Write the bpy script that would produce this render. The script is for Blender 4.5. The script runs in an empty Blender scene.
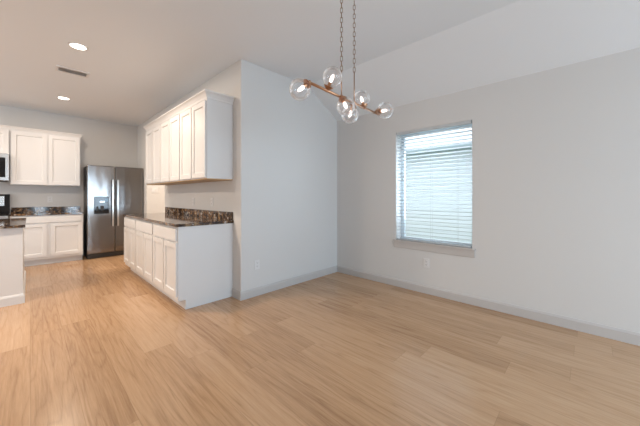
import bpy, bmesh, math, random
from mathutils import Vector, Matrix
random.seed(4)
S = bpy.context.scene
C = S.collection

# ---------------------------------------------------------------- camera
H_CAM = 1.217; TH = math.radians(43.87); F = 279.0
cam_d = bpy.data.cameras.new('camera'); cam = bpy.data.objects.new('camera', cam_d); C.objects.link(cam)
cam.location = (0, 0, H_CAM)
cam.rotation_euler = (math.pi/2, 0, -(math.pi/2 - TH))
cam_d.sensor_fit = 'HORIZONTAL'; cam_d.sensor_width = 36.0
cam_d.lens = F / 640 * 36.0
cam_d.shift_y = -(213 - 196.4) / 640.0
cam_d.clip_start = 0.05
S.camera = cam

# ---------------------------------------------------------------- world, daylight, exposure
S.view_settings.view_transform = 'Standard'; S.view_settings.look = 'None'
S.view_settings.gamma = 1; S.view_settings.use_curve_mapping = False
S.view_settings.exposure = 0.2
w = bpy.data.worlds.new('sky'); S.world = w; w.use_nodes = True
wn = w.node_tree.nodes; wl = w.node_tree.links
bg = wn['Background']; bg.inputs['Color'].default_value = (0.80, 0.91, 1.0, 1); bg.inputs['Strength'].default_value = 1.9

def area(name, loc, size, rot, power, col, sy=None, shape='RECTANGLE'):
    l = bpy.data.lights.new(name, 'AREA'); l.shape = shape; l.size = size
    if sy: l.size_y = sy
    l.energy = power; l.color = col
    o = bpy.data.objects.new(name, l); C.objects.link(o); o.location = loc; o.rotation_euler = rot
    return o
# daylight through the openings of the rear wall (patio door and window) and of the left wall, plus an added kitchen fill
area('daylight_patio_door', (2.1, -3.52, 1.08), 1.7, (math.pi/2 - .5, 0, .25), 106, (0.62, 0.81, 1.0), 2.0)
area('daylight_rear_window', (0.33, -3.52, 1.15), 0.42, (math.pi/2, 0, 0), 20, (0.66, 0.84, 1.0), 1.6)
area('daylight_left_window', (-3.42, -1.4, 1.4), 2.0, (0, -math.pi/2 + .35, 0), 14, (1.0, 0.97, 0.93), 1.5)
area('added_kitchen_fill', (-3.42, 5.3, 1.5), 2.0, (0, -math.pi/2 - .45, 0), 28, (0.95, 0.97, 1.0), 1.2)  # added fill tilted upward to brighten the left ceiling, no known window there
area('daylight_window', (3.66, 1.43, 1.38), 0.95, (0, math.pi/2, 0), 18, (0.70, 0.86, 1.0), 1.4)

# ---------------------------------------------------------------- dimensions
XW, YS, XK, YB = 3.452, 2.933, 1.715, 7.49
ZC, ZW, XCR = 2.828, 2.434, 2.79
XL, YR = -3.3, -3.4
YD0, YD1 = 5.60, 6.74

# ---------------------------------------------------------------- materials
def mat(name, col, rough=0.5, metal=0.0, spec=0.5):
    m = bpy.data.materials.new(name); m.use_nodes = True
    b = m.node_tree.nodes['Principled BSDF']
    b.inputs['Base Color'].default_value = (*col, 1); b.inputs['Roughness'].default_value = rough
    b.inputs['Metallic'].default_value = metal; b.inputs['Specular IOR Level'].default_value = spec
    return m
def N(m, t, **k):
    n = m.node_tree.nodes.new(t)
    for a, v in k.items(): setattr(n, a, v)
    return n
def bumpy(m, scale, strength, detail=3):
    L = m.node_tree.links; b = m.node_tree.nodes['Principled BSDF']
    tc = N(m, 'ShaderNodeTexCoord'); no = N(m, 'ShaderNodeTexNoise'); bu = N(m, 'ShaderNodeBump')
    no.inputs['Scale'].default_value = scale; no.inputs['Detail'].default_value = detail
    bu.inputs['Strength'].default_value = strength; bu.inputs['Distance'].default_value = 0.002
    L.new(tc.outputs['Object'], no.inputs['Vector']); L.new(no.outputs['Fac'], bu.inputs['Height']); L.new(bu.outputs['Normal'], b.inputs['Normal'])
    return m
WALL = bumpy(mat('wall_paint', (0.66, 0.655, 0.645), 0.7, spec=0.25), 90, 0.15)
CEIL = bumpy(mat('ceiling_paint', (0.77, 0.80, 0.83), 0.8, spec=0.2), 70, 0.2)
TRIM = mat('trim_paint', (0.535, 0.515, 0.50), 0.4)
CAB = mat('white_cabinet_paint', (0.715, 0.71, 0.705), 0.35)
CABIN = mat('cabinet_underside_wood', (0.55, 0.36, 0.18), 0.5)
STEEL = mat('brushed_steel', (0.27, 0.26, 0.255), 0.2, 1.0)
STEELB = mat('bright_steel', (0.75, 0.75, 0.74), 0.25, 1.0)
DARK = mat('dark_grey_metal', (0.045, 0.042, 0.04), 0.4, 0.4)
BLACK = mat('black_gloss', (0.008, 0.008, 0.009), 0.08)
COPPER = mat('brushed_copper', (0.46, 0.25, 0.14), 0.28, 1.0)
BRASS = mat('aged_copper_chain', (0.30, 0.20, 0.14), 0.35, 1.0)
PLASTIC = mat('white_plastic', (0.72, 0.72, 0.72), 0.35)
WPLAST = mat('window_vinyl', (0.70, 0.78, 0.84), 0.4)
SLATM = mat('blind_slat', (0.55, 0.58, 0.60), 0.45)
SIDING = mat('neighbour_siding', (0.86, 0.90, 0.95), 0.8)
EAVE = mat('neighbour_soffit', (0.38, 0.46, 0.48), 0.7)
GRASS = bumpy(mat('lawn', (0.20, 0.24, 0.10), 0.9), 30, 0.5)
TILE = mat('roof_shingle', (0.20, 0.19, 0.19), 0.9)
# slats let a little light through
def thin_translucent(m, k, col):
    n = m.node_tree.nodes; L = m.node_tree.links; b = n['Principled BSDF']; o = n['Material Output']
    t = n.new('ShaderNodeBsdfTranslucent'); t.inputs['Color'].default_value = (*col, 1); mx = n.new('ShaderNodeMixShader'); mx.inputs[0].default_value = k
    L.new(b.outputs[0], mx.inputs[1]); L.new(t.outputs[0], mx.inputs[2]); L.new(mx.outputs[0], o.inputs['Surface'])
thin_translucent(SLATM, 0.05, (0.9, 0.95, 1.0))

def steel_grain(m):
    L = m.node_tree.links; b = m.node_tree.nodes['Principled BSDF']
    tc = N(m, 'ShaderNodeTexCoord'); mp = N(m, 'ShaderNodeMapping'); no = N(m, 'ShaderNodeTexNoise'); bu = N(m, 'ShaderNodeBump')
    mp.inputs['Scale'].default_value = (3.0, 1.0, 0.9)
    no.inputs['Scale'].default_value = 1.6; no.inputs['Detail'].default_value = 1
    bu.inputs['Strength'].default_value = 0.35; bu.inputs['Distance'].default_value = 0.02
    L.new(tc.outputs['Object'], mp.inputs['Vector']); L.new(mp.outputs['Vector'], no.inputs['Vector'])
    L.new(no.outputs['Fac'], bu.inputs['Height']); L.new(bu.outputs['Normal'], b.inputs['Normal'])
steel_grain(STEEL)

def emit(name, col, s):
    m = bpy.data.materials.new(name); m.use_nodes = True; n = m.node_tree.nodes; n.clear()
    e = n.new('ShaderNodeEmission'); e.inputs[0].default_value = (*col, 1); e.inputs[1].default_value = s
    o = n.new('ShaderNodeOutputMaterial'); m.node_tree.links.new(e.outputs[0], o.inputs[0]); return m
BULB = emit('lit_bulb', (1.0, 0.84, 0.78), 3.5)
LENS = emit('lit_downlight_lens', (1.0, 0.93, 0.82), 9)
PANEL = emit('dispenser_display', (0.5, 0.7, 0.9), 0.5)

def glassy(name, lo, hi, col=(1, 1, 1), blend=0.35):
    m = bpy.data.materials.new(name); m.use_nodes = True; n = m.node_tree.nodes; L = m.node_tree.links; n.clear()
    o = n.new('ShaderNodeOutputMaterial'); mx = n.new('ShaderNodeMixShader'); t = n.new('ShaderNodeBsdfTransparent')
    g = n.new('ShaderNodeBsdfGlossy'); g.inputs['Roughness'].default_value = 0.03; g.inputs['Color'].default_value = (1, 1, 1, 1)
    t.inputs['Color'].default_value = (*col, 1)
    lw = n.new('ShaderNodeLayerWeight'); lw.inputs['Blend'].default_value = blend
    mr = n.new('ShaderNodeMapRange'); mr.inputs['To Min'].default_value = lo; mr.inputs['To Max'].default_value = hi
    L.new(lw.outputs['Fresnel'], mr.inputs['Value']); L.new(mr.outputs[0], mx.inputs[0])
    L.new(t.outputs[0], mx.inputs[1]); L.new(g.outputs[0], mx.inputs[2]); L.new(mx.outputs[0], o.inputs[0]); return m
GLOBE = glassy('clear_globe_glass', 0.03, 0.75, (0.99, 0.98, 0.98), 0.30)
n_ = GLOBE.node_tree.nodes; l_ = GLOBE.node_tree.links
tr_ = n_.new('ShaderNodeBsdfTranslucent'); ad_ = n_.new('ShaderNodeMixShader'); ad_.inputs[0].default_value = 0.4
gl_ = [x for x in n_ if x.type == 'BSDF_GLOSSY'][0]; mx_ = [x for x in n_ if x.type == 'MIX_SHADER' and x != ad_][0]
l_.new(gl_.outputs[0], ad_.inputs[1]); l_.new(tr_.outputs[0], ad_.inputs[2]); l_.new(ad_.outputs[0], mx_.inputs[2])
PANE = glassy('window_glass', 0.0, 0.35, blend=0.12)

# granite
GRAN = mat('brown_granite', (0.1, 0.06, 0.04), 0.07)
def granite(m):
    L = m.node_tree.links; b = m.node_tree.nodes['Principled BSDF']
    tc = N(m, 'ShaderNodeTexCoord')
    n1 = N(m, 'ShaderNodeTexNoise'); n1.inputs['Scale'].default_value = 15; n1.inputs['Detail'].default_value = 8; n1.inputs['Roughness'].default_value = 0.72; n1.inputs['Distortion'].default_value = 0.8
    v = N(m, 'ShaderNodeTexVoronoi'); v.inputs['Scale'].default_value = 45
    L.new(tc.outputs['Object'], n1.inputs['Vector']); L.new(tc.outputs['Object'], v.inputs['Vector'])
    cr = N(m, 'ShaderNodeValToRGB'); e = cr.color_ramp.elements
    e[0].position = 0.40; e[0].color = (0.012, 0.010, 0.010, 1)
    e[1].position = 0.70; e[1].color = (0.46, 0.33, 0.18, 1)
    x = cr.color_ramp.elements.new(0.50); x.color = (0.05, 0.028, 0.018, 1)
    x = cr.color_ramp.elements.new(0.57); x.color = (0.20, 0.11, 0.05, 1)
    L.new(n1.outputs['Fac'], cr.inputs[0])
    mx = N(m, 'ShaderNodeMix', data_type='RGBA')
    c2 = N(m, 'ShaderNodeValToRGB'); c2.color_ramp.elements[0].position = 0.76; c2.color_ramp.elements[1].position = 0.84
    L.new(v.outputs['Color'], c2.inputs[0]); L.new(c2.outputs[0], mx.inputs[0])
    L.new(cr.outputs[0], mx.inputs[6]); mx.inputs[7].default_value = (0.36, 0.33, 0.30, 1)
    L.new(mx.outputs[2], b.inputs['Base Color'])
granite(GRAN)

# oak plank floor, planks run along +Y
FLOOR = mat('oak_plank_floor', (0.5, 0.35, 0.2), 0.23, spec=0.55)
def planks(m, W=0.205, LEN=1.8, x0=0.208):
    L = m.node_tree.links; b = m.node_tree.nodes['Principled BSDF']
    def M(op, a, c=None):
        n = N(m, 'ShaderNodeMath', operation=op)
        for i, v in enumerate((a, c)):
            if v is None: continue
            if isinstance(v, (int, float)): n.inputs[i].default_value = v
            else: L.new(v, n.inputs[i])
        return n.outputs[0]
    tc = N(m, 'ShaderNodeTexCoord'); sp = N(m, 'ShaderNodeSeparateXYZ'); L.new(tc.outputs['Object'], sp.inputs[0])
    u = M('DIVIDE', M('SUBTRACT', sp.outputs[0], x0 - 20*W), W); row = M('FLOOR', u); fu = M('FRACT', u)
    wn1 = N(m, 'ShaderNodeTexWhiteNoise', noise_dimensions='1D'); L.new(row, wn1.inputs['W'])
    v = M('ADD', M('DIVIDE', M('ADD', sp.outputs[1], 40*LEN), LEN), M('MULTIPLY', wn1.outputs['Value'], 7.3)); colm = M('FLOOR', v); fv = M('FRACT', v)
    cb = N(m, 'ShaderNodeCombineXYZ'); L.new(row, cb.inputs[0]); L.new(colm, cb.inputs[1])
    wn2 = N(m, 'ShaderNodeTexWhiteNoise', noise_dimensions='3D'); L.new(cb.outputs[0], wn2.inputs['Vector'])
    rnd = wn2.outputs['Value']
    # grain coordinates, shifted per plank
    gc = N(m, 'ShaderNodeCombineXYZ')
    L.new(M('ADD', sp.outputs[0], M('MULTIPLY', rnd, 37.0)), gc.inputs[0]); L.new(M('MULTIPLY', sp.outputs[1], 0.075), gc.inputs[1]); L.new(M('MULTIPLY', rnd, 11.0), gc.inputs[2])
    n1 = N(m, 'ShaderNodeTexNoise'); n1.inputs['Scale'].default_value = 6.5; n1.inputs['Detail'].default_value = 2; n1.inputs['Distortion'].default_value = 0.3
    L.new(gc.outputs[0], n1.inputs['Vector'])
    rings = M('FRACT', M('MULTIPLY', n1.outputs['Fac'], 11.0))
    rings = M('ABSOLUTE', M('SUBTRACT', rings, 0.5))            # 0..0.5
    n2 = N(m, 'ShaderNodeTexNoise'); n2.inputs['Scale'].default_value = 1.0; n2.inputs['Detail'].default_value = 5; n2.inputs['Roughness'].default_value = 0.7
    g2 = N(m, 'ShaderNodeCombineXYZ'); L.new(M('MULTIPLY', M('ADD', sp.outputs[0], M('MULTIPLY', rnd, 5.0)), 110.0), g2.inputs[0]); L.new(M('MULTIPLY', sp.outputs[1], 4.5), g2.inputs[1])
    L.new(g2.outputs[0], n2.inputs['Vector'])
    n3 = N(m, 'ShaderNodeTexNoise'); n3.inputs['Scale'].default_value = 2.6; n3.inputs['Detail'].default_value = 2; L.new(gc.outputs[0], n3.inputs['Vector'])
    # tone = 0..1
    n4 = N(m, 'ShaderNodeTexNoise'); n4.inputs['Scale'].default_value = 1.0; n4.inputs['Detail'].default_value = 3; n4.inputs['Roughness'].default_value = 0.6
    g4 = N(m, 'ShaderNodeCombineXYZ'); L.new(M('MULTIPLY', M('ADD', sp.outputs[0], M('MULTIPLY', rnd, 3.0)), 32.0), g4.inputs[0]); L.new(M('MULTIPLY', sp.outputs[1], 0.75), g4.inputs[1])
    L.new(g4.outputs[0], n4.inputs['Vector'])
    dark = M('SUBTRACT', 1.0, M('MULTIPLY', M('POWER', M('SUBTRACT', 1.0, M('MULTIPLY', rings, 2.0)), 3.0), 1.0))   # thin dark ring lines
    t = M('ADD', M('MULTIPLY', rnd, 0.17), M('MULTIPLY', dark, 0.10))
    t = M('ADD', t, M('MULTIPLY', n2.outputs['Fac'], 0.42)); t = M('ADD', t, M('MULTIPLY', n4.outputs['Fac'], 0.32))
    t = M('ADD', t, 0.02)
    cr = N(m, 'ShaderNodeValToRGB'); e = cr.color_ramp.elements
    e[0].position = 0.28; e[0].color = (0.29, 0.16, 0.08, 1)
    e[1].position = 0.88; e[1].color = (0.66, 0.46, 0.295, 1)
    x = e.new(0.56); x.color = (0.51, 0.318, 0.178, 1)
    L.new(t, cr.inputs[0])
    # seams
    su = M('MINIMUM', fu, M('SUBTRACT', 1.0, fu)); sv = M('MULTIPLY', M('MINIMUM', fv, M('SUBTRACT', 1.0, fv)), LEN / W)
    seam = M('LESS_THAN', M('MINIMUM', su, sv), 0.008)
    mx = N(m, 'ShaderNodeMix', data_type='RGBA'); L.new(M('MULTIPLY', seam, 0.22), mx.inputs[0]); L.new(cr.outputs[0], mx.inputs[6]); mx.inputs[7].default_value = (0.14, 0.07, 0.035, 1)
    L.new(mx.outputs[2], b.inputs['Base Color'])
    bu = N(m, 'ShaderNodeBump'); bu.inputs['Strength'].default_value = 0.12; bu.inputs['Distance'].default_value = 0.001
    L.new(M('SUBTRACT', n2.outputs['Fac'], seam), bu.inputs['Height']); L.new(bu.outputs['Normal'], b.inputs['Normal'])
planks(FLOOR)

# ---------------------------------------------------------------- mesh helpers
def bx(bm, x0, x1, y0, y1, z0, z1):
    vs = [bm.verts.new((x, y, z)) for x in (x0, x1) for y in (y0, y1) for z in (z0, z1)]
    for f in ((0, 1, 3, 2), (4, 6, 7, 5), (0, 4, 5, 1), (2, 3, 7, 6), (0, 2, 6, 4), (1, 5, 7, 3)):
        bm.faces.new([vs[i] for i in f])
def box(x0, x1, y0, y1, z0, z1, bev=0.0):
    bm = bmesh.new(); bx(bm, x0, x1, y0, y1, z0, z1)
    if bev: bmesh.ops.bevel(bm, geom=bm.edges[:], offset=bev, segments=2, affect='EDGES', profile=0.5)
    return bm
def obj(name, bm, m, parent=None, smooth=False, off=None):
    bmesh.ops.recalc_face_normals(bm, faces=bm.faces[:])
    if off is not None: bmesh.ops.translate(bm, verts=bm.verts[:], vec=-Vector(off))
    me = bpy.data.meshes.new(name); bm.to_mesh(me); bm.free()
    for mm in (m if isinstance(m, (list, tuple)) else [m]): me.materials.append(mm)
    if smooth:
        for p in me.polygons: p.use_smooth = True
    o = bpy.data.objects.new(name, me); C.objects.link(o)
    if parent: o.parent = parent
    return o
def tag(o, label, cat, group=None):
    o['label'] = label; o['category'] = cat
    if group: o['group'] = group
    return o
def struct(name, bm, m, label=None, cat=None):
    o = obj(name, bm, m); o['kind'] = 'structure'
    if label: o['label'] = label
    if cat: o['category'] = cat
    return o
def thing(name, label, cat, loc, rz=0.0, group=None):
    o = bpy.data.objects.new(name, None); C.objects.link(o); o.location = loc; o.rotation_euler = (0, 0, rz); o.empty_display_size = .1
    return tag(o, label, cat, group)
def ring(bm, c, ax, r, n=24):
    ax = Vector(ax).normalized(); a = ax.orthogonal().normalized(); b_ = ax.cross(a)
    return [bm.verts.new(Vector(c) + r * (math.cos(2*math.pi*i/n) * a + math.sin(2*math.pi*i/n) * b_)) for i in range(n)]
def lathe(bm, base, ax, prof, n=24, cap=True):
    """prof: list of (distance along axis, radius)"""
    ax = Vector(ax).normalized(); R = [ring(bm, Vector(base) + ax*d, ax, max(r, 1e-4), n) for d, r in prof]
    for p, q in zip(R, R[1:]):
        for i in range(n): bm.faces.new((p[i], p[(i+1) % n], q[(i+1) % n], q[i]))
    if cap: bm.faces.new(R[0][::-1]); bm.faces.new(R[-1])
def tube(bm, a, b_, r, n=16):
    a, b_ = Vector(a), Vector(b_); lathe(bm, a, b_ - a, [(0, r), ((b_-a).length, r)], n)
def prism(poly, axis, lo, hi):
    """extrude 2D polygon along axis. axis 'y': poly is (x,z); axis 'x': poly is (y,z); axis 'z': poly (x,y)"""
    bm = bmesh.new()
    def P(p, t): return {'y': (p[0], t, p[1]), 'x': (t, p[0], p[1]), 'z': (p[0], p[1], t)}[axis]
    A = [bm.verts.new(P(p, lo)) for p in poly]; B = [bm.verts.new(P(p, hi)) for p in poly]
    bm.faces.new(A); bm.faces.new(B[::-1]); n = len(poly)
    for i in range(n): bm.faces.new((A[i], A[(i+1) % n], B[(i+1) % n], B[i]))
    return bm

# ---------------------------------------------------------------- structure
T = 0.12
struct('floor', box(XL - T, XW + 0.2, YR - T, YB + T, -0.1, 0.0), FLOOR)
slope = (ZC - ZW) / (XW - XCR)
struct('ceiling', prism([(XL - T, ZC), (XCR, ZC), (XW + 0.2, ZC - slope*(XW + 0.2 - XCR)), (XW + 0.2, 3.0), (XL - T, 3.0)], 'y', YR - T, YB + T), CEIL)
# right (window) wall with opening; joins the middle wall
OY0, OY1, OZ0, OZ1 = 0.942, 1.886, 0.614, 2.082
zt = ZC - slope*(XW + 0.2 - XCR)
bm = bmesh.new()
def wseg(y0, y1, z0, z1, top=False):
    if not top: bx(bm, XW, XW + 0.2, y0, y1, z0, z1); return
    vs = [bm.verts.new(p) for p in ((XW, y0, z0), (XW, y1, z0), (XW + .2, y1, z0), (XW + .2, y0, z0), (XW, y0, ZW), (XW, y1, ZW), (XW + .2, y1, zt), (XW + .2, y0, zt))]
    for f in ((0, 1, 2, 3), (4, 5, 6, 7), (0, 1, 5, 4), (1, 2, 6, 5), (2, 3, 7, 6), (3, 0, 4, 7)): bm.faces.new([vs[i] for i in f])
wseg(YR, OY0, 0, 0, True); wseg(OY1, YS, 0, 0, True); wseg(OY0, OY1, 0, OZ0); wseg(OY0, OY1, OZ1, 0, True)
struct('wall_right', bm, WALL)
# middle wall (end of the cabinet run), rounded drywall corner
bm = prism([(XK, 0), (XW + .2, 0), (XW + .2, zt), (XCR, ZC), (XK, ZC)], 'y', YS, YS + T)
ed = [e for e in bm.edges if all(abs(v.co.x - XK) < 1e-5 and abs(v.co.y - YS) < 1e-5 for v in e.verts)]
bmesh.ops.bevel(bm, geom=ed, offset=0.014, segments=4, affect='EDGES', profile=0.5)
struct('wall_middle', bm, WALL)
# kitchen side wall with passage opening
bm = bmesh.new()
bx(bm, XK, XK + T, YS + T, YD0, 0, ZC); bx(bm, XK, XK + T, YD1, YB, 0, ZC); bx(bm, XK, XK + T, YD0, YD1, 2.12, ZC)
struct('wall_kitchen', bm, WALL)
struct('wall_back', box(XL, XK + T, YB, YB + T, 0, ZC), WALL)
struct('wall_passage', box(XK + T, 3.3, YD1, YD1 + T, 0, ZC), WALL)
struct('wall_passage_side', box(3.3, 3.3 + T, YS + T, YD1 + T, 0, zt), WALL)
# left wall with window opening and an added opening for the kitchen fill
bm = bmesh.new()
for a in ((YR, -2.4, 0, ZC), (-0.4, 4.3, 0, ZC), (6.3, YB, 0, ZC), (-2.4, -0.4, 0, 0.65), (-2.4, -0.4, 2.15, ZC), (4.3, 6.3, 0, 0.9), (4.3, 6.3, 2.1, ZC)): bx(bm, XL - T, XL, a[0], a[1], a[2], a[3])
struct('wall_left', bm, WALL)
# rear wall behind the camera with patio door and window openings
bm = bmesh.new()
for a in ((XL - T, 0.1, 0, ZC), (0.1, 0.56, 0, 0.3), (0.1, 0.56, 2.08, ZC), (0.56, 1.2, 0, ZC), (1.2, XCR, 2.08, ZC)):
    bx(bm, a[0], a[1], YR - T, YR, a[2], a[3])
bx(bm, XCR, 3.0, YR - T, YR, 2.08, ZC - slope*.21)
bx(bm, 3.0, XW, YR - T, YR, 0, ZW)
struct('wall_rear', bm, WALL)

# baseboards
def base_x(name, x0, x1, y, dy, h=0.1):     # along X, on plane y, thickness dy
    ya, yb = sorted((y, y + dy))
    s = 1 if dy > 0 else -1
    return struct(name, prism([(y, 0), (y + dy, 0), (y + dy, h - .018), (y + dy*.35, h), (y, h)], 'x', x0, x1), TRIM)
def base_y(name, y0, y1, x, dx, h=0.1):
    return struct(name, prism([(x, 0), (x + dx, 0), (x + dx, h - .018), (x + dx*.35, h), (x, h)], 'y', y0, y1), TRIM)
base_y('baseboard_right', YR, YS, XW, -0.014)
base_x('baseboard_middle', XK - 0.014, XW - 0.014, YS, -0.014)
base_y('baseboard_middle_end', YS, 3.117, XK, -0.014)
base_y('baseboard_left', YR, 7.49, XL, 0.014)
base_x('baseboard_passage', XK + T, 3.3, YD1, -0.014)

# ---------------------------------------------------------------- window in the right wall
xf = XW + 0.145
t = bpy.data.objects.new('window_1', None); C.objects.link(t); t.location = (xf, (OY0 + OY1)/2, OZ0); t['kind'] = 'structure'
off = t.location.copy()
bm = bmesh.new()
fw = 0.045
bx(bm, xf, xf + .05, OY0, OY0 + fw, OZ0, OZ1); bx(bm, xf, xf + .05, OY1 - fw, OY1, OZ0, OZ1)
bx(bm, xf, xf + .05, OY0 + fw, OY1 - fw, OZ0, OZ0 + fw); bx(bm, xf, xf + .05, OY0 + fw, OY1 - fw, OZ1 - fw, OZ1)
obj('window_frame', bm, WPLAST, t, off=off)
bm = box(xf + .022, xf + .028, OY0 + fw, OY1 - fw, OZ0 + fw, OZ1 - fw); obj('window_pane', bm, PANE, t, off=off)

# stool (inner sill board) and apron
bm = box(XW, XW + 0.145, OY0 + .001, OY1 - .001, OZ0 + .0005, OZ0 + 0.018)
bx(bm, XW - 0.03, XW - .0002, OY0 - 0.035, OY1 + 0.03, OZ0, OZ0 + 0.018)
struct('trim_1', bm, TRIM)
struct('trim_2', box(XW - 0.012, XW, OY0 - 0.03, OY1 + 0.025, OZ0 - 0.085, OZ0, 0.003), TRIM)

# blinds
bxp = XW + 0.030
BL = thing('window_blind', 'white horizontal slat blind hanging inside the window opening', 'blind', (bxp, (OY0 + OY1)/2, 2.10))
off = Vector(BL.location)
obj('headrail', box(bxp - .028, bxp + .028, OY0 + .008, OY1 - .008, 2.046, 2.081, .003), SLATM, BL, off=off)
obj('bottom_rail', box(bxp - .026, bxp + .026, OY0 + .012, OY1 - .012, 0.634, 0.650, .004), SLATM, BL, off=off)
pitch = 0.0445; nsl = 34
for i in range(nsl):
    z = 0.650 + (i + .55) * pitch
    if z > 2.035: break
    bm = bmesh.new(); tilt = math.radians(-10)
    pts = []
    for k in range(5):
        s = -1 + k/2; xx = s*0.025; zz = 0.003*(1 - s*s)
        pts.append((xx*math.cos(tilt) - zz*math.sin(tilt), xx*math.sin(tilt) + zz*math.cos(tilt)))
    top = [(x, zz + .0017) for x, zz in pts]; bot = [(x, zz - .0017) for x, zz in pts][::-1]
    bm = prism([(bxp + x, z + zz) for x, zz in top + bot], 'y', OY0 + .012, OY1 - .012)
    obj('slat', bm, SLATM, BL, off=off)
for y in (OY0 + .16, (OY0 + OY1)/2, OY1 - .16):
    bm = bmesh.new(); tube(bm, (bxp - .027, y, .65), (bxp - .027, y, 2.05), .0012, 6); tube(bm, (bxp + .027, y, .65), (bxp + .027, y, 2.05), .0012, 6)
    obj('ladder_cord', bm, SLATM, BL, off=off)

# ---------------------------------------------------------------- outside
struct('ground', box(XW + .25, 30, -12, 14, -0.35, -0.25), GRASS)
NH = thing('neighbour_house', 'pale sided neighbouring house with a grey eave seen through the blind', 'house', (7.6, 2.5, -0.25))
off = Vector(NH.location)
bm = bmesh.new()
z = -0.25
while z < 2.55:                                             # lap siding courses
    z1 = min(z + .18, 2.6)
    vs = [(7.575, z), (7.585, z1), (7.8, z1), (7.8, z)]
    A = [bm.verts.new((x, -3, zz)) for x, zz in vs]; B = [bm.verts.new((x, 10, zz)) for x, zz in vs]
    bm.faces.new(A); bm.faces.new(B[::-1])
    for i in range(4): bm.faces.new((A[i], A[(i+1) % 4], B[(i+1) % 4], B[i]))
    z = z1
obj('siding_wall', bm, SIDING, NH, off=off)
obj('soffit', box(7.25, 7.62, -3.2, 10.2, 2.36, 2.40), EAVE, NH, off=off)
obj('gutter', box(7.13, 7.25, -3.2, 10.2, 2.37, 2.50, .01), EAVE, NH, off=off)
obj('roof', prism([(7.2, 2.5), (7.25, 2.44), (11, 2.70), (11, 2.8)], 'y', -3.2, 10.2), TILE, NH, off=off)

# windows / patio door behind the camera
def rear_frame(name, x0, x1, z0, z1, mid):
    bm = bmesh.new(); y0, y1 = YR - .09, YR - .03; f = .05
    bx(bm, x0, x0 + f, y0, y1, z0, z1); bx(bm, x1 - f, x1, y0, y1, z0, z1); bx(bm, x0 + f, x1 - f, y0, y1, z0, z0 + f); bx(bm, x0 + f, x1 - f, y0, y1, z1 - f, z1)
    if mid: bx(bm, (x0 + x1)/2 - .04, (x0 + x1)/2 + .04, y0, y1, z0 + f, z1 - f)
    o = struct(name, bm, WPLAST); obj('glass_pane', box(x0 + f, x1 - f, YR - .063, YR - .058, z0 + f, z1 - f), PANE, o)
rear_frame('door_1', 1.2, 3.0, 0.0, 2.08, True)
rear_frame('window_2', 0.1, 0.56, 0.3, 2.08, False)
bm = bmesh.new(); f = .05
bx(bm, XL - .09, XL - .03, -2.4, -2.35, .65, 2.15); bx(bm, XL - .09, XL - .03, -.45, -.4, .65, 2.15); bx(bm, XL - .09, XL - .03, -2.35, -.45, .65, .7); bx(bm, XL - .09, XL - .03, -2.35, -.45, 2.1, 2.15)
o = struct('window_3', bm, WPLAST); obj('glass_pane', box(XL - .063, XL - .058, -2.35, -.45, .7, 2.1), PANE, o)

bm = bmesh.new()  # unseen window added around the kitchen ceiling fill
bx(bm, XL - .09, XL - .03, 4.3, 4.35, .9, 2.1); bx(bm, XL - .09, XL - .03, 6.25, 6.3, .9, 2.1); bx(bm, XL - .09, XL - .03, 4.35, 6.25, .9, .95); bx(bm, XL - .09, XL - .03, 4.35, 6.25, 2.05, 2.1)
o = struct('added_fill_window', bm, WPLAST); obj('glass_pane', box(XL - .063, XL - .058, 4.35, 6.25, .95, 2.05), PANE, o)

# ---------------------------------------------------------------- cabinets
# built in a local frame: local x = along the run, local y = depth (0 = box front, + towards the wall), z up
def shaker(bm, x0, x1, z0, z1, y=0.0, th=0.02, rail=0.055, inset=0.012):
    """framed door with recessed flat panel; front face at y-th"""
    yf = y - th
    bx(bm, x0, x0 + rail, yf, y, z0, z1); bx(bm, x1 - rail, x1, yf, y, z0, z1)
    bx(bm, x0 + rail, x1 - rail, yf, y, z0, z0 + rail); bx(bm, x0 + rail, x1 - rail, yf, y, z1 - rail, z1)
    # bevelled transition + panel
    s = 0.010; a0, a1, b0, b1 = x0 + rail, x1 - rail, z0 + rail, z1 - rail
    o = [bm.verts.new(p) for p in ((a0, yf, b0), (a1, yf, b0), (a1, yf, b1), (a0, yf, b1))]
    i = [bm.verts.new(p) for p in ((a0 + s, yf + inset, b0 + s), (a1 - s, yf + inset, b0 + s), (a1 - s, yf + inset, b1 - s), (a0 + s, yf + inset, b1 - s))]
    for k in range(4): bm.faces.new((o[k], o[(k+1) % 4], i[(k+1) % 4], i[k]))
    bm.faces.new(i)
def cabinet(kind, w, depth, z0, z1, label, loc, rz, group, toe=0.0, drawer=None, ndoor=2, gap=0.022, m=CAB, open_under=False):
    root = thing(kind, label, 'cabinet', (loc[0], loc[1], 0), rz, group)
    bm = bmesh.new()
    if toe:
        P = [(0.0, toe), (0.0, z1), (depth, z1), (depth, 0.0), (0.075, 0.0), (0.075, toe)]
        bm.free(); bm = prism(P, 'x', 0.001, w - 0.001)
    else: bx(bm, 0.001, w - 0.001, 0, depth, z0, z1)
    obj('body', bm, m, root)
    ez = z0 + (0.0 if not toe else 0) + 0.012
    lo = (toe + 0.045) if toe else z0 + 0.012
    hi = z1 - 0.02
    e = 0.014
    if drawer:
        for k in range(drawer[1]):
            a = e + k*(w - 2*e)/drawer[1]; c = e + (k+1)*(w - 2*e)/drawer[1]
            bm = box(a + gap/2, c - gap/2, -0.02, 0, hi - drawer[0], hi, 0.003); obj('drawer_front', bm, m, root)
        hi = hi - drawer[0] - 0.018
    for k in range(ndoor):
        a = e + k*(w - 2*e)/ndoor; c = e + (k+1)*(w - 2*e)/ndoor
        g = drawer[2] if drawer and len(drawer) > 2 else gap
        bm = bmesh.new(); shaker(bm, a + (g/2 if k else 0), c - (g/2 if k < ndoor - 1 else 0), lo, hi); obj('door', bm, m, root)
    return root
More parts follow.
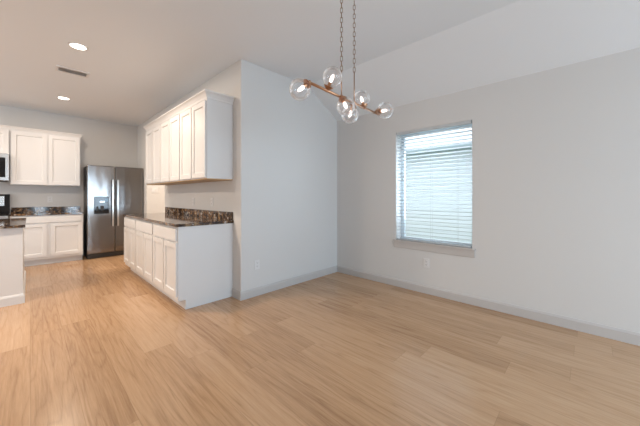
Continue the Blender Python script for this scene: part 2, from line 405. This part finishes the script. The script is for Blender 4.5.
R90 = -math.pi/2        # local x -> world -Y, local y -> world +X
XC, XU = 1.087, 1.396
GW = 'three white double-door base cabinets along the side wall'
for (a, c, lab) in ((3.122, 3.945, 'white base cabinet at the near end of the run, its plain side panel showing'),
                    (3.945, 4.757, 'white base cabinet in the middle of the three under the long granite worktop'),
                    (4.757, 5.49, 'white base cabinet at the far end of the run, closest to the refrigerator')):
    cabinet('base_cabinet', c - a, XK - XC - .001, 0, 0.893, lab, (XC, c), R90, 'base cabinets along the side wall', toe=0.105, drawer=(0.135, 1), ndoor=2)
for (a, c, lab) in ((3.122, 3.91, 'white wall cabinet at the near end of the upper row, its bluish side panel showing'),
                    (3.91, 4.70, 'white wall cabinet in the middle of the upper row of three above the worktop'),
                    (4.70, 5.49, 'white wall cabinet at the far end of the upper row, beside the refrigerator')):
    u = cabinet('wall_cabinet', c - a, XK - XU - .001, 1.425, 2.33, lab, (XU, c), R90, 'wall cabinets along the side wall', ndoor=2)
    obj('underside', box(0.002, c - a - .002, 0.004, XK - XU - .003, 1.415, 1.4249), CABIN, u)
# crown moulding along uppers (mitred at the near corner)
def crown(path, z, h, prj, name, label, cat='moulding'):
    prof = [(0, 0), (0.006, 0.0), (0.010, h*.25), (prj*.55, h*.62), (prj*.85, h*.80), (prj, h*.84), (prj, h), (0, h)]
    bm = bmesh.new(); rows = []
    for (p, d) in path: rows.append([bm.verts.new((p[0] + d[0]*q, p[1] + d[1]*q, z + zz)) for q, zz in prof])
    n = len(prof)
    for A, B in zip(rows, rows[1:]):
        for i in range(n): bm.faces.new((A[i], A[(i+1) % n], B[(i+1) % n], B[i]))
    bm.faces.new(rows[0][::-1]); bm.faces.new(rows[-1])
    return tag(obj(name, bm, CAB), label, cat)
crown([((XU, 5.49), (-1, 0)), ((XU, 3.122), (-1, -1)), ((XK - .001, 3.122), (0, -1))], 2.331, 0.08, 0.05, 'crown_moulding',
      'white crown moulding wrapping the top of the wall cabinets on the side wall')
# worktop on the side wall
ct = thing('countertop', 'long brown speckled granite worktop on the side-wall base cabinets', 'countertop', (XC - .03, 3.10, 0.894))
off = Vector(ct.location)
obj('slab', box(XC - .03, XK - .001, 3.10, 5.51, 0.894, 0.926, .003), GRAN, ct, off=off)
obj('backsplash', box(XK - .022, XK - .001, 3.115, 5.51, 0.9262, 1.026, .002), GRAN, ct, off=off)

# back run
YT = 7.03 - 0.07
YUB = 7.157
bw = cabinet('base_cabinet', 0.94, YB - YT - .001, 0, 0.885, 'white double-door base cabinet on the back wall beside the refrigerator', (-0.235, YT), 0, None,
        toe=0.105, drawer=(0.115, 1, 0.05), ndoor=2)
wc = cabinet('wall_cabinet', 0.92, YB - YUB - .001, 1.42, 2.36, 'white double-door wall cabinet on the back wall between microwave and refrigerator', (-0.235, YUB), 0, None, ndoor=2)
cabinet('wall_cabinet', 0.76, YB - YUB - .001, 1.935, 2.36, 'short white wall cabinet directly above the microwave', (-1.0, YUB), 0, None, ndoor=2)
crown([((-1.0, YUB), (0, -1)), ((0.685, YUB), (1, -1)), ((0.685, YB - .001), (1, 0))], 2.361, 0.065, 0.035, 'crown_moulding',
      'white crown moulding along the wall cabinets on the back wall')
ct = thing('countertop', 'dark granite worktop on the back-wall base cabinet left of the refrigerator', 'countertop', (-0.235, YT, 0.886))
off = Vector(ct.location)
obj('slab', box(-0.235, 0.712, YT - .03, YB - .001, 0.886, 0.916, .003), GRAN, ct, off=off)
obj('backsplash', box(-0.235, 0.712, YB - .022, YB - .001, 0.9162, 1.016, .002), GRAN, ct, off=off)

# ---------------------------------------------------------------- refrigerator
FX0, FX1, FY = 0.760, 1.706, 6.93
fr = thing('refrigerator', 'stainless steel side-by-side refrigerator with water dispenser at the end of the kitchen', 'refrigerator', ((FX0 + FX1)/2, FY, 0))
off = Vector(fr.location)
obj('body', box(FX0 + .005, FX1 - .005, FY + .055, YB - .02, 0.02, 1.81, .006), DARK, fr, off=off)
gx = 1.20
dl = obj('door', box(FX0, gx - .004, FY, FY + .05, 0.10, 1.825, .012), STEEL, fr, off=off)
dr = obj('door', box(gx + .004, FX1, FY, FY + .05, 0.10, 1.825, .012), STEEL, fr, off=off)
for xh, par in ((gx - .042, dl), (gx + .042, dr)):
    bm = bmesh.new(); z0, z1 = 0.62, 1.55
    bx(bm, xh - .015, xh + .015, FY - .062, FY - .042, z0, z1)
    bx(bm, xh - .011, xh + .011, FY - .045, FY + .001, z0 + .02, z0 + .05); bx(bm, xh - .011, xh + .011, FY - .045, FY + .001, z1 - .05, z1 - .02)
    bmesh.ops.bevel(bm, geom=[e for e in bm.edges], offset=.004, segments=2, affect='EDGES')
    obj('handle', bm, STEELB, par, off=off)
dp = obj('dispenser', box(.865, 1.10, FY - .008, FY + .0005, .875, 1.215, .003), BLACK, dl, off=off)
g2 = obj('dispenser_recess', box(.885, 1.05, FY - .0085, FY - .0078, .90, 1.05), BLACK, dl, off=off)
obj('control_strip', box(.955, 1.03, FY - .012, FY - .0085, 1.10, 1.125), STEELB, dl, off=off)
obj('water_paddle', box(.905, .935, FY - .012, FY - .0085, .94, 1.02), DARK, dl, off=off)
obj('ice_paddle', box(.965, 1.02, FY - .012, FY - .0085, .94, 1.03), DARK, dl, off=off)
obj('display_screen', box(1.035, 1.085, FY - .0095, FY - .008, 1.115, 1.175), PANEL, dl, off=off)
bm = box(FX0 + .01, FX1 - .01, FY + .02, FY + .06, 0.012, 0.095, .003)
for k in range(11): bx(bm, FX0 + .05 + k*.075, FX0 + .10 + k*.075, FY + .014, FY + .02, .045, .06)
obj('base_grille', bm, DARK, fr, off=off)
for x in (FX0 + .05, FX1 - .05): 
    bm = bmesh.new(); tube(bm, (x, FY + .09, 0), (x, FY + .09, .03), .02); obj('foot', bm, DARK, fr, off=off)

# ---------------------------------------------------------------- microwave and range (partly in frame at the left edge)
mw = thing('microwave', 'stainless over-the-range microwave with black door window at the left edge', 'microwave', (-0.62, 7.08, 1.47))
off = Vector(mw.location)
obj('body', box(-0.998, -0.243, 7.10, YB - .001, 1.485, 1.933, .004), STEELB, mw, off=off)
d = obj('door', box(-0.998, -0.243, 7.07, 7.10, 1.485, 1.93, .004), STEELB, mw, off=off)
obj('door_window', box(-0.96, -0.285, 7.064, 7.0705, 1.54, 1.87, .003), BLACK, d, off=off)
obj('vent_grille', box(-0.98, -0.26, 7.085, 7.3, 1.465, 1.4845), DARK, mw, off=off)

rg = thing('range', 'black and stainless kitchen range with raised backguard at the left edge, behind the island', 'stove', (-0.62, 6.9, 0))
off = Vector(rg.location)
obj('body', box(-0.998, -0.245, 6.92, YB - .005, 0.03, 0.90, .004), STEELB, rg, off=off)
obj('cooktop', box(-0.998, -0.245, 6.90, YB - .06, 0.9002, 0.925, .004), BLACK, rg, off=off)
bg_ = obj('backguard', box(-0.998, -0.245, YB - .075, YB - .005, 0.925, 1.255, .006), BLACK, rg, off=off)
obj('control_panel', box(-0.95, -0.31, YB - .080, YB - .0752, 1.05, 1.225, .002), STEELB, bg_, off=off)
d = obj('oven_door', box(-0.985, -0.258, 6.885, 6.9195, 0.20, 0.80, .006), STEELB, rg, off=off)
obj('oven_window', box(-0.90, -0.34, 6.881, 6.8852, 0.33, 0.66), BLACK, d, off=off)
bm = bmesh.new(); tube(bm, (-.95, 6.845, .745), (-.29, 6.845, .745), .011); tube(bm, (-.92, 6.845, .745), (-.92, 6.886, .745), .008); tube(bm, (-.32, 6.845, .745), (-.32, 6.886, .745), .008)
obj('oven_handle', bm, STEELB, d, off=off, smooth=True)
for x in (-.86, -.74, -.50, -.38):
    bm = bmesh.new(); lathe(bm, (x, 6.92, .85), (0, -1, 0), [(0, .022), (.018, .020), (.02, .012), (.032, .011)], 16); obj('knob', bm, DARK, rg, off=off)
for (x, y) in ((-.80, 7.05), (-.44, 7.05), (-.80, 7.28), (-.44, 7.28)):
    bm = bmesh.new()
    for k in range(4):
        a = k*math.pi/2 + .78; tube(bm, (x, y, .945), (x + .11*math.cos(a), y + .11*math.sin(a), .945), .006, 8)
        tube(bm, (x + .105*math.cos(a), y + .105*math.sin(a), .926), (x + .105*math.cos(a), y + .105*math.sin(a), .947), .006, 8)
    lathe(bm, (x, y, .9255), (0, 0, 1), [(0, .045), (.012, .042)], 20); obj('burner', bm, DARK, rg, off=off)
for x in (-.95, -.29):
    bm = bmesh.new(); tube(bm, (x, 7.0, 0), (x, 7.0, .035), .02); obj('foot', bm, DARK, rg, off=off)

# ---------------------------------------------------------------- island
IY0, IY1, IX0, IX1 = 4.66, 6.10, -1.10, -0.055
isl = thing('kitchen_island', 'white panelled kitchen island with baseboard at the left edge', 'kitchen island', ((IX0 + IX1)/2, IY0, 0))
off = Vector(isl.location)
obj('body', box(IX0, IX1, IY0, IY1, 0, 0.862), CAB, isl, off=off)
bm = bmesh.new()
prof = [(0, 0), (.016, 0), (.016, .085), (.010, .10), (.004, .108), (0, .108)]
corners = [((IX0, IY0), (-1, -1)), ((IX1, IY0), (1, -1)), ((IX1, IY1), (1, 1)), ((IX0, IY1), (-1, 1)), ((IX0, IY0), (-1, -1))]
rows = [[bm.verts.new((p[0] + d[0]*q, p[1] + d[1]*q, z)) for q, z in prof] for p, d in corners]
for A, B in zip(rows, rows[1:]):
    for i in range(len(prof) - 1): bm.faces.new((A[i], A[i+1], B[i+1], B[i]))
obj('baseboard', bm, CAB, isl, off=off)
tag(obj('countertop', box(IX0 - .03, IX1 + .02, IY0 - .03, IY1 + .03, 0.8625, 0.893, .003), GRAN),
    'brown speckled granite slab on the white kitchen island at the left edge', 'countertop')

# ---------------------------------------------------------------- outlets and switch
def plate(name, label, cat, pos, normal, wd=.07, ht=.115, kind='outlet', group=None):
    rz = {'-y': 0, '-x': -math.pi/2}[normal]
    r = thing(name, label, cat, pos, rz, group)
    obj('cover_plate', box(-wd/2, wd/2, -.006, 0, -ht/2, ht/2, .002), PLASTIC, r)
    n = max(1, round(wd/.06)) if kind == 'switch' else 1
    if kind == 'outlet':
        for z in (-.021, .021):
            bm = bmesh.new(); bx(bm, -.016, .016, -.008, -.006, z - .014, z + .014); f_ = obj('socket', bm, PLASTIC, r)
            bm = bmesh.new()
            for x in (-.007, .007): bx(bm, x - .0012, x + .0012, -.0085, -.008, z - .002, z + .008)
            bx(bm, -.002, .002, -.0085, -.008, z - .010, z - .006)
            obj('slots', bm, DARK, f_)
    else:
        for k in range(2): obj('rocker', box(-.04 + k*.046, -.006 + k*.046, -.010, -.006, -.033, .033, .002), PLASTIC, r)
    return r
plate('wall_outlet', 'white wall outlet low on the wall below the window', 'outlet', (XW, 1.464, .38), '-x')
plate('wall_outlet', 'white wall outlet low on the plain middle wall right of the cabinets', 'outlet', (1.934, YS, .38), '-y')
plate('wall_outlet', 'wall outlet above the side worktop, the one nearer the wall corner', 'outlet', (XK, 3.68, 1.14), '-x')
plate('wall_outlet', 'wall outlet above the side worktop, the one farther from the wall corner', 'outlet', (XK, 4.30, 1.14), '-x')
plate('wall_outlet', 'wall outlet above the back worktop under the white wall cabinet', 'outlet', (0.27, YB, 1.16), '-y')
plate('light_switch', 'white light switch plate on the bright wall beyond the passage opening', 'light switch', (1.872, YD1, 1.345), '-y', .116, .116, 'switch')

# ---------------------------------------------------------------- ceiling fixtures
def downlight(x, y, label, power, group='recessed kitchen ceiling lights', r=.067):
    t = thing('recessed_light', label, 'ceiling light', (x, y, ZC), 0, group)
    bm = bmesh.new(); lathe(bm, (0, 0, 0), (0, 0, -1), [(0, r + .017), (.004, r + .016), (.008, r + .004), (.008, r)], 40, cap=False); obj('trim_ring', bm, PLASTIC, t, smooth=True)
    bm = bmesh.new(); lathe(bm, (0, 0, -.001), (0, 0, -1), [(0, r + .002), (.004, r)], 40); obj('lens', bm, LENS, t)
    l = bpy.data.lights.new('downlight_lamp', 'AREA'); l.shape = 'DISK'; l.size = 2*r; l.energy = power; l.color = (1.0, 0.83, 0.67)
    o = bpy.data.objects.new('downlight_lamp', l); C.objects.link(o); o.parent = t; o.location = (0, 0, -.012)
    return t
downlight(0.36, 3.94, 'round recessed ceiling light nearer the dining area, before the air vent', 32)
downlight(0.385, 6.19, 'round recessed ceiling light nearer the refrigerator, beyond the air vent', 11)
downlight(-1.7, 3.94, 'unseen round ceiling light added over the island, out of frame', 46)  # unseen lamp added for warm bounce onto the left ceiling
downlight(-1.7, 6.19, 'unseen round ceiling light added by the range, out of frame', 34)  # second unseen lamp, added for more warm kitchen light
downlight(2.35, 5.6, 'round recessed ceiling light in the passage behind the kitchen wall', 44, 'passage lights')

v = thing('air_vent', 'small rectangular slotted air vent in the kitchen ceiling between the recessed lights', 'vent', (.385, 4.80, ZC))
bm = bmesh.new(); a, b2, f = .162, .098, .026
bx(bm, -a, a, -b2, -b2 + f, -.008, 0); bx(bm, -a, a, b2 - f, b2, -.008, 0); bx(bm, -a, -a + f, -b2 + f, b2 - f, -.008, 0); bx(bm, a - f, a, -b2 + f, b2 - f, -.008, 0)
obj('frame', bm, PLASTIC, v)
obj('duct_backing', box(-a + f, a - f, -b2 + f, b2 - f, -.0015, 0), mat('duct_grey', (.5, .5, .5), .7), v)
VS = mat('vent_blade_paint', (.55, .55, .56), .5)
for k in range(5):
    y = -b2 + f + .014 + k*.029
    bm = prism([(y - .009, -.0075), (y - .0078, -.0075), (y + .008, -.002), (y + .0068, -.002)], 'x', -a + f, a - f); obj('louver_blade', bm, VS, v)

# ---------------------------------------------------------------- chandelier
P0 = Vector((1.289, 1.341, 1.977)); P1 = Vector((2.166, 1.397, 1.977)); AX = (P1 - P0).normalized()
ch = thing('chandelier', 'copper linear bar chandelier with six clear glass globes hanging on two chains', 'chandelier', ((P0.x + P1.x)/2, (P0.y + P1.y)/2, ZC))
off = Vector(ch.location)
bm = bmesh.new(); tube(bm, P0, P1, .0095, 20)
obj('bar', bm, COPPER, ch, off=off, smooth=True)
bm = bmesh.new()
mid = (P0 + P1)/2; c0 = P0.lerp(P1, .42); c1 = P0.lerp(P1, .621); cm = (c0 + c1)/2
zrot = math.atan2(AX.y, AX.x)
lathe(bm, (cm.x, cm.y, ZC), (0, 0, -1), [(0, .052), (.012, .051), (.018, .044), (.021, .015)], 40)
obj('canopy', bm, COPPER, ch, off=off, smooth=False)
ROD = mat('aged_copper_rod', (.42, .27, .19), .3, 1.0)
def chain(p, z0, z1):
    bm = bmesh.new(); n = round((z1 - z0)/.0365); st = (z1 - z0)/n
    L, W, r = .047, .022, .0022
    for k in range(n):
        zc = z0 + (k + .5)*st; a = zrot + (0.45 if k % 2 else 0.45 + math.pi/2)
        dx, dy = math.cos(a), math.sin(a); rows = []
        M_ = 20
        for i in range(M_):
            t_ = 2*math.pi*i/M_; s = math.sin(t_); c_ = math.cos(t_)
            hx = (W/2 - r)*c_; hz = (L/2 - W/2)*(1 if s > 0 else -1 if s < 0 else 0) + (W/2 - r)*s
            if abs(s) < 1e-6: hz = 0
            cen = Vector((p.x + dx*hx, p.y + dy*hx, zc + hz)); n1 = Vector((dx*c_, dy*c_, s)); n2 = Vector((-dy, dx, 0))
            rows.append([bm.verts.new(cen + r*(math.cos(q*math.pi/3)*n1 + math.sin(q*math.pi/3)*n2)) for q in range(6)])
        for i in range(M_):
            A, B = rows[i], rows[(i+1) % M_]
            for q in range(6): bm.faces.new((A[q], A[(q+1) % 6], B[(q+1) % 6], B[q]))
    return bm
for p, zr in ((c0, 2.184), (c1, 2.235)):
    bm = bmesh.new(); tube(bm, p, (p.x, p.y, zr), .0045, 14); lathe(bm, (p.x, p.y, p.z + .005), (0, 0, 1), [(0, .012), (.012, .011), (.016, .006)], 16)
    obj('rod', bm, ROD, ch, off=off, smooth=True)
    obj('chain', chain(p, zr - .004, ZC - .016), BRASS, ch, off=off, smooth=True)
GR = .0705
heads = (((1.289, 1.341), (1.2396, 1.3656, 1.927)), ((1.480, 1.353), (1.481, 1.3017, 2.060)), ((1.660, 1.364), (1.665, 1.33, 1.905)),
         ((1.825, 1.375), (1.829, 1.416, 1.889)), ((1.985, 1.385), (1.979, 1.405, 2.055)), ((2.166, 1.397), (2.163, 1.285, 1.972)))
for (bp, g) in heads:
    B = Vector((bp[0], bp[1], 1.977)); G = Vector(g); d = (G - B).normalized(); G = B + d*max((G - B).length, GR + .014); D = (G - B).length
    bm = bmesh.new(); s0 = D - GR     # distance from the bar to the globe's surface
    lathe(bm, B, d, [(-.011, .010), (.006, .010), (.008, .014), (s0 - .004, .031), (s0 + .006, .037), (s0 + .008, .013), (s0 + .034, .012)], 28)
    cup = obj('socket_cup', bm, COPPER, ch, off=off, smooth=False)
    bm = bmesh.new(); n = 20; prof = []
    for i in range(n + 1):
        a = math.pi*(0.09 + 0.91*i/n); prof.append((D - GR*math.cos(a), GR*math.sin(a)))
    lathe(bm, B, d, prof, 40, cap=False); obj('glass_globe', bm, GLOBE, cup, off=off, smooth=True)
    bm = bmesh.new(); s = s0 + .034
    lathe(bm, B, d, [(s, .008), (s + .008, .011), (s + .020, .0125), (s + .038, .0115), (s + .050, .007), (s + .056, .001)], 20); obj('bulb', bm, BULB, cup, off=off, smooth=True)
